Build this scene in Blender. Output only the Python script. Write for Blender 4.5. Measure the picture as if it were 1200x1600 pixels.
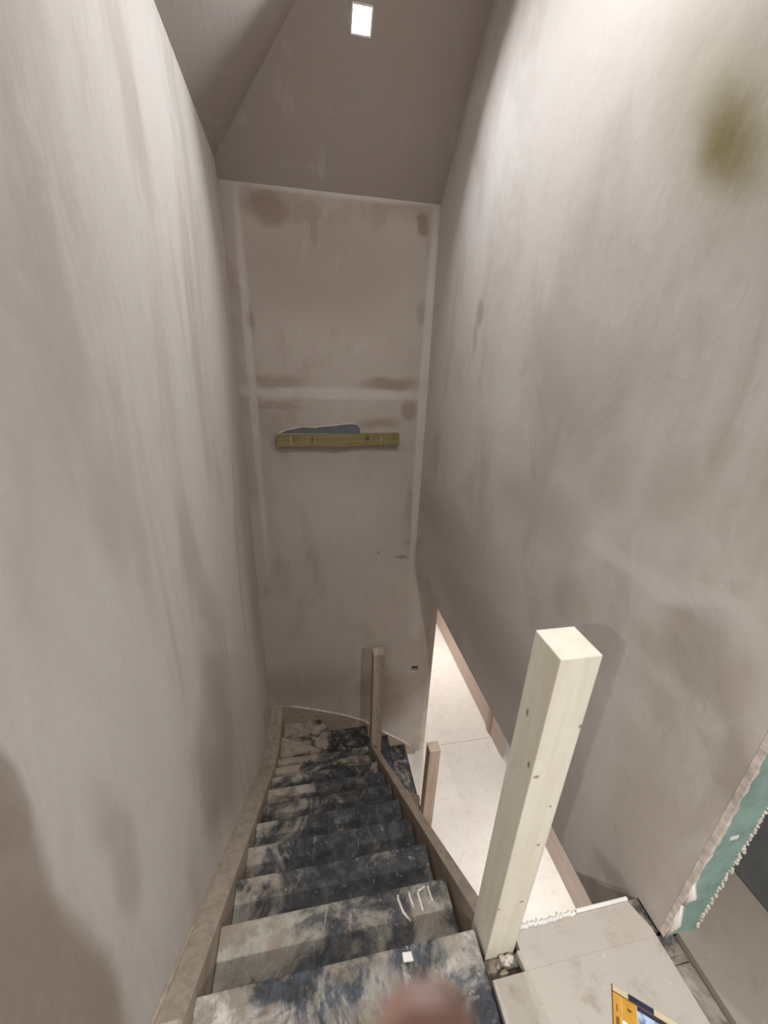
import bpy, bmesh, math, random
from mathutils import Vector, Matrix, noise

random.seed(4)
for o in list(bpy.data.objects):
    bpy.data.objects.remove(o, do_unlink=True)
SC = bpy.context.scene
COL = SC.collection

# ------------------------------------------------------------------ camera
CAMZ = 4.6                                   # hall floor is z = 0, landing z = 3.0
F = 605.0                                    # focal length in pixels of the 1200 x 1600 frame
PITCH, YAW, ROLL = math.radians(21.375), math.radians(-11.317), math.radians(2.121)


def cam_axes():
    f = Vector((0, math.cos(PITCH), -math.sin(PITCH)))
    u = Vector((0, math.sin(PITCH), math.cos(PITCH)))
    x = Vector((1, 0, 0))
    z = Matrix.Rotation(YAW, 3, 'Z')
    f, u, x = z @ f, z @ u, z @ x
    c, s = math.cos(ROLL), math.sin(ROLL)
    return c * x + s * u, -s * x + c * u, f


CX, CU, CF = cam_axes()
CAM = Vector((0, 0, CAMZ))
cd = bpy.data.cameras.new('camera')
cam = bpy.data.objects.new('camera', cd)
COL.objects.link(cam)
cam.matrix_world = Matrix((
    (CX.x, CU.x, -CF.x, CAM.x), (CX.y, CU.y, -CF.y, CAM.y), (CX.z, CU.z, -CF.z, CAM.z), (0, 0, 0, 1)))
cd.sensor_fit = 'HORIZONTAL'
cd.sensor_width = 36
cd.lens = F / 1200 * 36
cd.clip_start = 0.01
cd.dof.use_dof = True
cd.dof.focus_distance = 3.0
cd.dof.aperture_fstop = 8.0
SC.camera = cam

# ------------------------------------------------------------------ world, exposure
w = bpy.data.worlds.new('world')
SC.world = w
w.use_nodes = True
w.node_tree.nodes['Background'].inputs[0].default_value = (0.8, 0.85, 1, 1)
w.node_tree.nodes['Background'].inputs[1].default_value = 0.05
SC.view_settings.view_transform = 'Standard'
SC.view_settings.look = 'None'
SC.view_settings.gamma = 1
SC.view_settings.use_curve_mapping = False
SC.view_settings.exposure = 0.08
STAIR_LAMP = 13.0         # watts of the square downlight in the slope
LANDING_LAMP = (52.0, 36.0)   # watts of the round downlights over the landing
VAULT_LAMP = 15.0         # watts of the round downlight in the flat above the stairs
HALL_LAMP = 22.0          # watts of each downlight of the hall below


# ------------------------------------------------------------------ pixel rays (photo frame 1200 x 1600)
def ray(p):
    return (p[0] - 600) / F * CX - (p[1] - 800) / F * CU + CF


def onz(p, z):
    d = ray(p)
    return CAM + d * ((z - CAMZ) / d.z)


def ony(p, y):
    d = ray(p)
    return CAM + d * (y / d.y)


def onplane(p, co, n):
    d = ray(p)
    n = Vector(n)
    return CAM + d * ((Vector(co) - CAM).dot(n) / d.dot(n))


# ------------------------------------------------------------------ helpers
ORIG = {}


def box(bm, x0, x1, y0, y1, z0, z1, bev=0.0):
    vs = [bm.verts.new((x, y, z)) for x in (x0, x1) for y in (y0, y1) for z in (z0, z1)]
    q = [(0, 1, 3, 2), (4, 6, 7, 5), (0, 4, 5, 1), (2, 3, 7, 6), (0, 2, 6, 4), (1, 5, 7, 3)]
    fs = [bm.faces.new([vs[i] for i in a]) for a in q]
    if bev:
        es = list({e for f in fs for e in f.edges})
        bmesh.ops.bevel(bm, geom=es, offset=bev, segments=2, affect='EDGES', profile=0.6)


def prism(bm, poly, z0, z1, bev=0.0):
    """poly: list of (x, y) counter-clockwise"""
    a = [bm.verts.new((p[0], p[1], z0)) for p in poly]
    b = [bm.verts.new((p[0], p[1], z1)) for p in poly]
    n = len(poly)
    fs = [bm.faces.new(a[::-1]), bm.faces.new(b)]
    for i in range(n):
        j = (i + 1) % n
        fs.append(bm.faces.new((a[i], a[j], b[j], b[i])))
    if bev:
        es = list({e for f in fs for e in f.edges})
        bmesh.ops.bevel(bm, geom=es, offset=bev, segments=2, affect='EDGES', profile=0.6)


def prism3(bm, front, back):
    """solid between two loops of 3-D points in the same order"""
    a = [bm.verts.new(p) for p in front]
    b = [bm.verts.new(p) for p in back]
    n = len(a)
    bm.faces.new(a)
    bm.faces.new(b[::-1])
    for i in range(n):
        j = (i + 1) % n
        bm.faces.new((a[i], b[i], b[j], a[j]))


def quad(bm, pts):
    return bm.faces.new([bm.verts.new(p) for p in pts])


def tube(bm, pts, radii, seg=8, flat=1.0):
    """tube along points, cap both ends; flat squashes in z"""
    pts = [Vector(p) for p in pts]
    rings = []
    for i, p in enumerate(pts):
        t = (pts[min(i + 1, len(pts) - 1)] - pts[max(i - 1, 0)]).normalized()
        a = t.cross(Vector((0, 0, 1)))
        if a.length < 1e-4:
            a = t.cross(Vector((0, 1, 0)))
        a.normalize()
        b = a.cross(t).normalized()
        r = radii[i] if isinstance(radii, (list, tuple)) else radii
        rings.append([bm.verts.new(p + a * math.cos(k * 2 * math.pi / seg) * r
                                   + b * math.sin(k * 2 * math.pi / seg) * r * flat) for k in range(seg)])
    for i in range(len(rings) - 1):
        for k in range(seg):
            bm.faces.new((rings[i][k], rings[i][(k + 1) % seg], rings[i + 1][(k + 1) % seg], rings[i + 1][k]))
    bm.faces.new(rings[0][::-1])
    bm.faces.new(rings[-1])


def mk(name, bm, mat, parent=None, origin=None, smooth=False):
    """link a bmesh in world coordinates as one object whose origin is `origin`"""
    bmesh.ops.recalc_face_normals(bm, faces=bm.faces)
    if origin is None:
        if bm.verts:
            xs = [v.co for v in bm.verts]
            origin = Vector(((min(v.x for v in xs) + max(v.x for v in xs)) / 2,
                             (min(v.y for v in xs) + max(v.y for v in xs)) / 2, min(v.z for v in xs)))
    origin = Vector(origin)
    bmesh.ops.translate(bm, verts=bm.verts, vec=-origin)
    me = bpy.data.meshes.new(name)
    bm.to_mesh(me)
    bm.free()
    if smooth:
        for p in me.polygons:
            p.use_smooth = True
    me.materials.append(mat)
    o = bpy.data.objects.new(name, me)
    COL.objects.link(o)
    ORIG[o.name] = origin
    if parent:
        o.parent = parent
        o.location = origin - ORIG[parent.name]
    else:
        o.location = origin
    return o


def empty(name, loc):
    o = bpy.data.objects.new(name, None)
    o.empty_display_size = 0.1
    COL.objects.link(o)
    o.location = loc
    ORIG[o.name] = Vector(loc)
    return o


def tag(o, label, cat, group=None):
    o['label'] = label
    o['category'] = cat
    if group:
        o['group'] = group
    return o


def struct(o, label=None):
    o['kind'] = 'structure'
    if label:
        o['label'] = label
    return o


# ------------------------------------------------------------------ materials
class NT:
    def __init__(self, name, rough=0.85, spec=0.3):
        self.m = bpy.data.materials.new(name)
        self.m.use_nodes = True
        self.t = self.m.node_tree
        self.b = self.t.nodes['Principled BSDF']
        self.b.inputs['Roughness'].default_value = rough
        self.b.inputs['Specular IOR Level'].default_value = spec
        self._pos = None

    def n(self, kind, **kw):
        nd = self.t.nodes.new(kind)
        for k, v in kw.items():
            setattr(nd, k, v)
        return nd

    def link(self, a, b):
        self.t.links.new(a, b)

    def put(self, v, sock):
        if isinstance(v, bpy.types.NodeSocket):
            self.link(v, sock)
        else:
            sock.default_value = v

    def pos(self):
        if self._pos is None:
            self._pos = self.n('ShaderNodeNewGeometry').outputs['Position']
        return self._pos

    def obj(self):
        return self.n('ShaderNodeTexCoord').outputs['Object']

    def vm(self, op, a, b=(0, 0, 0)):
        nd = self.n('ShaderNodeVectorMath', operation=op)
        self.put(a, nd.inputs[0])
        if op == 'SCALE':
            self.put(b, nd.inputs['Scale'])
        else:
            self.put(b, nd.inputs[1])
        return nd.outputs['Value'] if op in ('LENGTH', 'DOT_PRODUCT') else nd.outputs['Vector']

    def ma(self, op, a, b=0.0, clamp=False):
        nd = self.n('ShaderNodeMath', operation=op, use_clamp=clamp)
        self.put(a, nd.inputs[0])
        self.put(b, nd.inputs[1])
        return nd.outputs[0]

    def noise(self, vec, scale, detail=4, rough=0.55, dist=0.0, color=False):
        nd = self.n('ShaderNodeTexNoise')
        self.put(vec, nd.inputs['Vector'])
        nd.inputs['Scale'].default_value = scale
        nd.inputs['Detail'].default_value = detail
        nd.inputs['Roughness'].default_value = rough
        nd.inputs['Distortion'].default_value = dist
        return nd.outputs['Color'] if color else nd.outputs[0]

    def ramp(self, v, lo, hi, a=0.0, b=1.0):
        nd = self.n('ShaderNodeMapRange', interpolation_type='SMOOTHSTEP', clamp=True)
        self.put(v, nd.inputs['Value'])
        for k, x in (('From Min', lo), ('From Max', hi), ('To Min', a), ('To Max', b)):
            self.put(x, nd.inputs[k])
        return nd.outputs['Result']

    def mix(self, f, a, b):
        nd = self.n('ShaderNodeMix', data_type='RGBA')
        self.put(f, nd.inputs['Factor'])
        for v, s in ((a, nd.inputs[6]), (b, nd.inputs[7])):
            if not isinstance(v, bpy.types.NodeSocket) and len(v) == 3:
                v = (*v, 1)
            self.put(v, s)
        return nd.outputs[2]

    def blob(self, vec, c, r, soft=0.5, strength=1.0):
        """soft ellipsoid mask around point c with radii r (metres)"""
        d = self.vm('SUBTRACT', vec, tuple(c))
        d = self.vm('MULTIPLY', d, tuple(1 / max(k, 1e-4) for k in r))
        return self.ramp(self.vm('LENGTH', d), 1 + soft, max(1 - soft, 0.0), 0.0, strength)

    def pblob(self, vec, c, a, b, soft=0.5, strength=1.0):
        """soft oval patch at c whose two in-plane scale vectors are a and b"""
        d = self.vm('SUBTRACT', vec, tuple(c))
        u, v = self.vm('DOT_PRODUCT', d, tuple(a)), self.vm('DOT_PRODUCT', d, tuple(b))
        r = self.ma('SQRT', self.ma('ADD', self.ma('MULTIPLY', u, u), self.ma('MULTIPLY', v, v)))
        return self.ramp(r, 1 + soft, max(1 - soft, 0.0), 0.0, strength)

    def blobs(self, vec, items):
        out = None
        for it in items:
            m = self.blob(vec, *it)
            out = m if out is None else self.ma('MAXIMUM', out, m)
        return out

    def color(self, v):
        self.put(v if isinstance(v, bpy.types.NodeSocket) or len(v) == 4 else (*v, 1), self.b.inputs['Base Color'])

    def bump(self, h, strength=0.2, dist=0.01):
        nd = self.n('ShaderNodeBump')
        nd.inputs['Strength'].default_value = strength
        nd.inputs['Distance'].default_value = dist
        self.link(h, nd.inputs['Height'])
        self.link(nd.outputs[0], self.b.inputs['Normal'])


DRY = (0.60, 0.558, 0.525)
DAMP = (0.385, 0.318, 0.278)
PALE = (0.69, 0.66, 0.63)


def plaster(name, damp=(), pale=(), ovals=(), strips=(), dampc=DAMP, stretch=(1, 1, 0.35), base=DRY, var=0.6, seed=0.0, rough=0.8):
    """trowelled gypsum plaster, pale where dry, brown pink where still damp"""
    t = NT(name, rough=rough, spec=0.35)
    p = t.vm('ADD', t.pos(), (seed, seed * 0.7, seed * 1.3))
    warp = t.vm('SCALE', t.vm('SUBTRACT', t.noise(p, 3.0, 3, color=True), (0.5, 0.5, 0.5)), 0.16)
    q = t.vm('ADD', t.pos(), warp)
    s = t.vm('MULTIPLY', p, stretch)
    n1 = t.noise(s, 1.7, 5, 0.6, 0.6)
    n2 = t.noise(s, 6.0, 4, 0.6, 0.3)
    n3 = t.noise(p, 45.0, 3, 0.6)
    dm = t.ma('MULTIPLY', t.ramp(n1, 0.46, 0.68), var)
    dm = t.ma('ADD', dm, t.ma('MULTIPLY', t.ramp(n2, 0.52, 0.75), 0.22 * var / 0.6))
    if damp:
        dm = t.ma('MAXIMUM', dm, t.blobs(q, damp))
    dm = t.ma('MINIMUM', dm, 1.0)
    pl = t.ma('MULTIPLY', t.ramp(n2, 0.42, 0.22), 0.22)
    if pale:
        pl = t.ma('MAXIMUM', pl, t.blobs(q, pale))
    c = t.mix(dm, base, dampc)
    c = t.mix(pl, c, PALE)
    if strips:
        q2 = t.vm('ADD', t.pos(), t.vm('SCALE', warp, 0.12))
        c = t.mix(t.ma('MULTIPLY', t.blobs(q2, strips), t.ramp(n2, 0.2, 0.6, 0.55, 1.0)), c, PALE)
    for it, colr in ovals:
        c = t.mix(t.pblob(t.vm('ADD', t.pos(), t.vm('SCALE', warp, 0.5)), *it), c, colr)
    c = t.mix(t.ma('MULTIPLY', t.ramp(n3, 0.4, 0.75), 0.12), c, (0.45, 0.40, 0.36))
    t.color(c)
    h = t.ma('ADD', t.ma('MULTIPLY', n2, 1.0), t.ma('MULTIPLY', n3, 0.12))
    t.bump(h, 0.35, 0.012)
    return t.m


def wood(name, a, b, axis=2, knots=(), rough=0.6, dirt=0.15, scale=1.0, dirtc=(0.25, 0.2, 0.16)):
    """planed timber: grain drawn out along one axis in object space"""
    t = NT(name, rough=rough, spec=0.3)
    p = t.obj()
    st = [14.0 * scale] * 3
    st[axis] = 0.9 * scale
    s = t.vm('MULTIPLY', p, tuple(st))
    g = t.noise(s, 2.2, 5, 0.6, 0.8)
    g2 = t.noise(s, 9.0, 3, 0.6)
    c = t.mix(t.ramp(g, 0.35, 0.68), a, b)
    c = t.mix(t.ma('MULTIPLY', t.ramp(g2, 0.5, 0.8), 0.35), c, b)
    d = t.noise(p, 7.0, 5, 0.65)
    c = t.mix(t.ma('MULTIPLY', t.ramp(d, 0.5, 0.75), dirt), c, dirtc)
    if knots:
        c = t.mix(t.blobs(p, [(k, tuple(x * 0.7 for x in r), 0.45, 0.75) for k, r in knots]), c, (0.20, 0.13, 0.075))
    t.color(c)
    t.bump(g2, 0.12, 0.004)
    return t.m


def plain(name, c, rough=0.7, spec=0.3, var=0.25, scale=8.0, metal=0.0):
    t = NT(name, rough=rough, spec=spec)
    n = t.noise(t.pos(), scale, 5, 0.6)
    t.color(t.mix(t.ramp(n, 0.35, 0.7), tuple(min(1, k * (1 + var * 0.5)) for k in c), tuple(k * (1 - var) for k in c)))
    t.b.inputs['Metallic'].default_value = metal
    return t.m


def emit(name, c, s):
    t = NT(name)
    t.color((0.8, 0.8, 0.8))
    t.b.inputs['Emission Color'].default_value = (*c, 1)
    t.b.inputs['Emission Strength'].default_value = s
    return t.m


def site_tread(name, dark=0.55, shift=0.0, tan=(0.265, 0.234, 0.19), cream=(0.42, 0.395, 0.35), edge=0.0, blue=0.0):
    """stair boards of a building site: black scuffs and trodden plaster over bare board"""
    t = NT(name, rough=0.6, spec=0.4)
    p = t.vm('ADD', t.pos(), (shift, shift * 1.7, shift * 0.3))
    n1 = t.noise(p, 4.2, 8, 0.68, 0.7)
    n2 = t.noise(p, 15.0, 6, 0.7, 0.4)
    n3 = t.noise(p, 52.0, 4, 0.6)
    n4 = t.noise(t.vm('MULTIPLY', p, (1.0, 0.35, 1.0)), 24.0, 5, 0.7, 1.0)
    light = t.mix(t.ramp(n2, 0.38, 0.66), tan, cream)
    light = t.mix(t.ramp(t.noise(p, 8.0, 5), 0.52, 0.7), light, (0.30, 0.225, 0.18))
    dk = t.mix(t.ramp(n2, 0.4, 0.72), (0.016, 0.0165, 0.018), (0.088 - 0.012 * blue, 0.09, 0.094 + 0.022 * blue))
    x = t.n('ShaderNodeSeparateXYZ')
    t.link(t.pos(), x.inputs[0])
    side = t.ramp(x.outputs[0], -0.36, 0.10, -0.125, 0.035)       # trodden side is darker, wall side keeps its dust
    v = t.ma('ADD', t.ma('ADD', n1, t.ma('MULTIPLY', t.ma('SUBTRACT', n2, 0.5), 0.45)), side)
    m = t.ramp(v, 1.0 - dark - 0.09, 1.0 - dark + 0.09)
    c = t.mix(m, light, dk)
    c = t.mix(t.ma('MULTIPLY', t.ramp(n4, 0.60, 0.72), 0.6), c, cream)
    c = t.mix(t.ma('MULTIPLY', t.ramp(n3, 0.63, 0.74), 0.4), c, (0.55, 0.53, 0.49))
    c = t.mix(t.ma('MULTIPLY', t.ramp(n3, 0.36, 0.28), 0.6), c, (0.03, 0.03, 0.03))
    t.color(c)
    t.bump(t.ma('ADD', n2, t.ma('MULTIPLY', n3, 0.4)), 0.5, 0.006)
    return t.m


# ------------------------------------------------------------------ key measures (metres, hall floor at z = 0)
LZ = 3.0                     # landing
RISE, GOING = 2.99 / 15, 0.222
N1Y, N1Z = 0.568, 2.99       # top nosing
YF = 3.31                    # face of the far wall
XR = 1.0                     # face of the right wall
WB = CAMZ - 1.907            # bottom edge of the right wall (hall ceiling height)
XJ = 1.235                   # where the far wall stops at the hall
XH = 2.26                    # hall side wall


def xl(y):                   # the left wall runs slightly out of square
    return -0.425 - 0.105 * (y - 0.5) / 2.81


def xs(y):                   # inner face of the wall string
    return -0.352 - 0.026 * (y - 0.5) / 2.0


LN = (1, 0.105 / 2.81, 0)


def L(p):
    return onplane(p, (xl(0.5), 0.5, 0), LN)


def Rw(p):
    return onplane(p, (XR, 0, 0), (1, 0, 0))


def Fw(p):
    return ony(p, YF)


def skew(P, px, rx, ry):
    """oval patch on a wall met at a slant: centre and scale vectors"""
    c = P(px)
    du, dv = P((px[0] + 10, px[1])) - c, P((px[0], px[1] + 10)) - c
    n = du.cross(dv).normalized()
    area = du.cross(dv).dot(n)
    return c, dv.cross(n) / area * 10 / rx, n.cross(du) / area * 10 / ry


# plaster patches read off the photograph, placed on the walls themselves
def ell(P, px, rx, rz, soft=0.5, st=0.8, wall='F'):
    c = P(px)
    if wall == 'F':
        return (c, (rx, 0.5, rz), soft, st)
    return (c, (0.5, rx, rz), soft, st)


def mat_left():
    dark_tone = (0.335, 0.272, 0.236)  # darker brown tone of the large patch low on this wall
    st = [((*skew(L, (0, 1490), 112, 275), 0.2, 0.85), dark_tone), ((*skew(L, (0, 1270), 62, 82), 0.2, 0.75), dark_tone),
          ((*skew(L, (60, 1650), 180, 250), 0.2, 0.85), dark_tone), ((*skew(L, (105, 1650), 135, 225), 0.2, 0.85), dark_tone)]
    dm = [          ell(L, (180, 1300), 0.05, 0.17, 0.6, 0.45, 'L'), ell(L, (195, 1370), 0.05, 0.13, 0.5, 0.5, 'L'),
          ell(L, (175, 790), 0.09, 0.16, 0.7, 0.4, 'L'), ell(L, (345, 1130), 0.2, 0.6, 0.6, 0.5, 'L'),
          ell(L, (45, 408), 0.06, 0.03, 0.6, 0.45, 'L'), ell(L, (385, 800), 0.4, 1.5, 0.6, 0.5, 'L'),
          ell(L, (330, 1220), 0.16, 0.35, 0.5, 0.5, 'L'), ell(L, (210, 820), 0.06, 0.3, 0.7, 0.35, 'L')]
    pl = [ell(L, (150, 1060), 0.16, 0.22, 0.7, 0.5, 'L'), ell(L, (250, 1100), 0.12, 0.3, 0.6, 0.45, 'L'),
          ell(L, (290, 640), 0.2, 0.6, 0.7, 0.35, 'L'), ell(L, (120, 1280), 0.05, 0.2, 0.6, 0.35, 'L'),
          ell(L, (255, 1400), 0.1, 0.3, 0.6, 0.4, 'L')]
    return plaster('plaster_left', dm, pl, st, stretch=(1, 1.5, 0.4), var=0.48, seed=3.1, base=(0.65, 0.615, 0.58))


def mat_right():
    dm = [ell(Rw, (748, 490), 0.05, 0.08, 0.5, 0.8, 'R'), ell(Rw, (742, 520), 0.03, 0.12, 0.5, 0.6, 'R'),
          ell(Rw, (905, 620), 0.14, 0.16, 0.6, 0.35, 'R'), ell(Rw, (960, 740), 0.10, 0.13, 0.6, 0.4, 'R'),
          ell(Rw, (1055, 1000), 0.06, 0.12, 0.7, 0.5, 'R'), ell(Rw, (1150, 1085), 0.055, 0.08, 0.7, 0.5, 'R'),
          ell(Rw, (1020, 1015), 0.09, 0.06, 0.7, 0.45, 'R'), ell(Rw, (895, 945), 0.13, 0.12, 0.6, 0.5, 'R'), ell(Rw, (1090, 1040), 0.10, 0.10, 0.7, 0.4, 'R'), ell(Rw, (1050, 760), 0.09, 0.10, 0.7, 0.4, 'R'), ell(Rw, (1010, 1200), 0.12, 0.12, 0.8, 0.35, 'R'),
          ell(Rw, (700, 830), 0.8, 0.25, 0.6, 0.55, 'R'), ell(Rw, (740, 960), 0.8, 0.25, 0.6, 0.6, 'R'),
          ell(Rw, (1000, 1300), 0.14, 0.3, 0.6, 0.45, 'R'), ell(Rw, (1110, 1240), 0.03, 0.3, 0.6, 0.45, 'R'),
          ell(Rw, (960, 1370), 0.08, 0.06, 0.5, 0.7, 'R'), ell(Rw, (830, 780), 0.3, 0.12, 0.7, 0.4, 'R')]
    pl = [ell(Rw, (960, 870), 0.13, 0.045, 0.5, 0.5, 'R'), ell(Rw, (1040, 925), 0.13, 0.04, 0.5, 0.55, 'R'),
          ell(Rw, (1125, 960), 0.10, 0.05, 0.5, 0.5, 'R'), ell(Rw, (1100, 1130), 0.05, 0.04, 0.5, 0.5, 'R'),
          ell(Rw, (790, 640), 0.22, 0.12, 0.7, 0.4, 'R'), ell(Rw, (930, 500), 0.2, 0.2, 0.7, 0.35, 'R')]
    st = [((*skew(Rw, (1130, 180), 95, 150), 0.9, 0.6), (0.38, 0.355, 0.24)),
          ((*skew(Rw, (1140, 212), 42, 75), 0.9, 0.9), (0.19, 0.15, 0.045))]
    return plaster('plaster_right', dm, pl, st, stretch=(1, 1.2, 0.7), var=0.46, seed=11.7)


def mat_far():
    dm = [ell(Fw, (420, 322), 0.17, 0.10, 0.5, 0.9), ell(Fw, (480, 330), 0.16, 0.07, 0.5, 0.6),
          ell(Fw, (660, 348), 0.05, 0.07, 0.4, 0.9), ell(Fw, (493, 360), 0.04, 0.14, 0.5, 0.7),
          ell(Fw, (391, 496), 0.04, 0.06, 0.5, 0.9), ell(Fw, (660, 490), 0.05, 0.08, 0.5, 0.55),
          ell(Fw, (610, 600), 0.22, 0.05, 0.5, 0.75), ell(Fw, (430, 595), 0.24, 0.05, 0.6, 0.6),
          ell(Fw, (430, 634), 0.22, 0.045, 0.5, 0.6), ell(Fw, (640, 642), 0.07, 0.09, 0.4, 0.7),
          ell(Fw, (590, 664), 0.18, 0.05, 0.5, 0.6), ell(Fw, (510, 420), 0.62, 0.35, 0.6, 0.5),
          ell(Fw, (628, 872), 0.07, 0.018, 0.5, 0.85), ell(Fw, (640, 790), 0.03, 0.2, 0.6, 0.4),
          ell(Fw, (592, 861), 0.015, 0.015, 0.5, 0.7), ell(Fw, (590, 1070), 0.30, 0.18, 0.7, 0.6),
          ell(Fw, (610, 1100), 0.20, 0.3, 0.7, 0.6), ell(Fw, (480, 1070), 0.6, 0.25, 0.7, 0.45),
          ell(Fw, (530, 700), 0.6, 0.03, 0.5, 0.35), ell(Fw, (635, 850), 0.03, 0.03, 0.5, 0.5)]
    c = Fw((523, 612))
    a, b = Fw((383, 600)), Fw((667, 600))
    sp = [(Vector((c.x, YF, Fw((523, 615)).z)), (0.78, 0.5, 0.045), 0.35, 0.6),
          (Vector((a.x + 0.05, YF, CAMZ - 0.3)), (0.030, 0.5, 1.5), 0.4, 0.6),
          (Vector((XR - 0.035, YF, CAMZ - 0.4)), (0.040, 0.5, 1.45), 0.3, 0.75),
          ell(Fw, (530, 301), 0.75, 0.03, 0.5, 0.7)]
    pl = [ell(Fw, (530, 800), 0.5, 0.28, 0.7, 0.25), ell(Fw, (655, 960), 0.07, 0.3, 0.6, 0.4)]
    return plaster('plaster_far', dm, pl, strips=sp, stretch=(1.3, 1, 0.6), var=0.5, seed=23.4, base=(0.525, 0.47, 0.43), dampc=(0.315, 0.238, 0.192))


M = {}
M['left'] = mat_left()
M['right'] = mat_right()
M['far'] = mat_far()
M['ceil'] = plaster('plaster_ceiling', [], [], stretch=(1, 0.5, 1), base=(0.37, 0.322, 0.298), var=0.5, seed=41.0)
M['plain'] = plaster('plaster_plain', [], [], seed=57.0, var=0.3)
M['hallwall'] = plain('hall_plaster', (0.62, 0.53, 0.47), var=0.1)
M['white'] = plain('white_paint', (0.8, 0.79, 0.77), var=0.08)
M['green'] = plain('moisture_board', (0.255, 0.375, 0.345), 0.85, var=0.18, scale=14)
M['lump'] = plain('plaster_lumps', (0.66, 0.60, 0.55), 0.9, var=0.3, scale=40)
M['greyboard'] = plain('grey_board', (0.16, 0.17, 0.18), 0.85, var=0.15)
M['blueboard'] = plain('blue_grey_board', (0.155, 0.178, 0.215), 0.85, var=0.12, scale=20)
M['black'] = plain('black_void', (0.01, 0.01, 0.01), 0.9)
M['dirtwood'] = site_tread('dirty_joist', dark=0.43, shift=3.0)
M['pink'] = wood('skirting_board_wood', (0.60, 0.50, 0.435), (0.53, 0.435, 0.37), axis=1, dirt=0.1)
M['string'] = wood('string_wood', (0.47, 0.40, 0.325), (0.36, 0.295, 0.235), axis=1, dirt=0.55, dirtc=(0.22, 0.19, 0.16))
M['outstring'] = wood('outer_string_wood', (0.43, 0.36, 0.29), (0.33, 0.265, 0.21), axis=1, dirt=0.45, dirtc=(0.18, 0.155, 0.13))
M['landing'] = None
M['hallfloor'] = None


def sheet_mat(name, c, dirt, dirtc, tint=(0.5, 0.36, 0.3), seed=0.0, specks=0.5):
    t = NT(name, rough=0.75, spec=0.25)
    p = t.vm('ADD', t.pos(), (seed, seed, 0))
    n1 = t.noise(p, 3.0, 6, 0.65, 0.5)
    n2 = t.noise(p, 11.0, 6, 0.7, 0.3)
    n3 = t.noise(p, 42.0, 4, 0.6)
    col = t.mix(t.ma('MULTIPLY', t.ramp(n1, 0.45, 0.72), 0.4), c, tint)
    col = t.mix(t.ma('MULTIPLY', t.ramp(n2, 0.5, 0.74), dirt), col, dirtc)
    col = t.mix(t.ma('MULTIPLY', t.ramp(n3, 0.67, 0.74), specks), col, (0.15, 0.12, 0.10))
    col = t.mix(t.ma('MULTIPLY', t.ramp(n3, 0.36, 0.28), 0.3), col, (0.72, 0.70, 0.66))
    t.color(col)
    t.bump(n2, 0.2, 0.004)
    return t.m


M['landing'] = sheet_mat('landing_sheet', (0.48, 0.445, 0.40), 0.8, (0.33, 0.275, 0.235), (0.45, 0.35, 0.30), seed=2.0, specks=0.4)
M['nextfloor'] = sheet_mat('next_room_shaded_sheet', (0.345, 0.305, 0.262), 0.5, (0.25, 0.21, 0.18), (0.3, 0.24, 0.2), seed=12.0, specks=0.3)  # shade on the next room's floor is put into this darker sheet colour
M['hallfloor'] = sheet_mat('hall_sheet', (0.66, 0.615, 0.565), 0.5, (0.47, 0.42, 0.375), (0.61, 0.53, 0.47), seed=7.0, specks=0.5)

# ------------------------------------------------------------------ the setting
# left wall: slightly skew plane from the hall floor to the ceiling
Y0L, Y1L = -0.08, 3.43
bm = bmesh.new()
prism(bm, [(xl(Y0L) - 0.12, Y0L), (xl(Y0L), Y0L), (xl(Y1L), Y1L), (xl(Y1L) - 0.12, Y1L)], 0.0, 6.75)
wall_left = struct(mk('wall_left', bm, M['left']), 'tall plastered side wall of the stairwell with a dark lower patch')

# far wall with a cable hole cut through its face
hx0, hx1 = Fw((643, 1044)).x, Fw((653, 1044)).x
hz0, hz1 = Fw((648, 1048)).z, Fw((648, 1041)).z
XF0 = xl(YF) - 0.02
bm = bmesh.new()
XM = 1.16
box(bm, XF0, XR + 0.05, YF, YF + 0.12, WB, 6.75)
box(bm, XF0, hx0, YF, YF + 0.12, 0, WB)
box(bm, hx0, XM, YF, YF + 0.12, hz1, WB)
box(bm, hx0, hx1, YF, YF + 0.12, 0, hz0)
box(bm, hx1, XM, YF, YF + 0.12, 0, hz1)
# ragged free edge towards the hall
zs = [0, 0.12, 0.4, 0.75, 1.1, 1.35, 1.6, 1.9, 2.2, 2.45, WB]
ex = [XJ - 0.004, XJ, XJ - 0.006, XJ + 0.004, XJ - 0.003, XJ + 0.006, XJ - 0.004, XJ + 0.002, XJ + 0.008, XJ + 0.004, XJ + 0.004]
fr = [(XM, YF, zs[0])] + [(a, YF, b) for a, b in zip(ex, zs)] + [(XM, YF, zs[-1])]
prism3(bm, fr, [(p[0], p[1] + 0.12, p[2]) for p in fr])
wall_far = struct(mk('wall_far', bm, M['far'], origin=(0.3, YF, 0)), 'plastered end wall of the stairwell')
bm = bmesh.new()
box(bm, hx0 - 0.01, hx1 + 0.01, YF + 0.05, YF + 0.11, hz0 - 0.01, hz1 + 0.01)
mk('cable_hole', bm, M['black'], wall_far)
bm = bmesh.new()
tube(bm, [(hx0 + 0.005, YF - 0.002, hz0 - 0.004), (hx0 + 0.02, YF - 0.004, hz0 - 0.008), (hx0 + 0.036, YF - 0.002, hz0 - 0.003)], [0.004, 0.008, 0.004], 6)
mk('plaster_crumb', bm, M['white'], wall_far)

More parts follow.
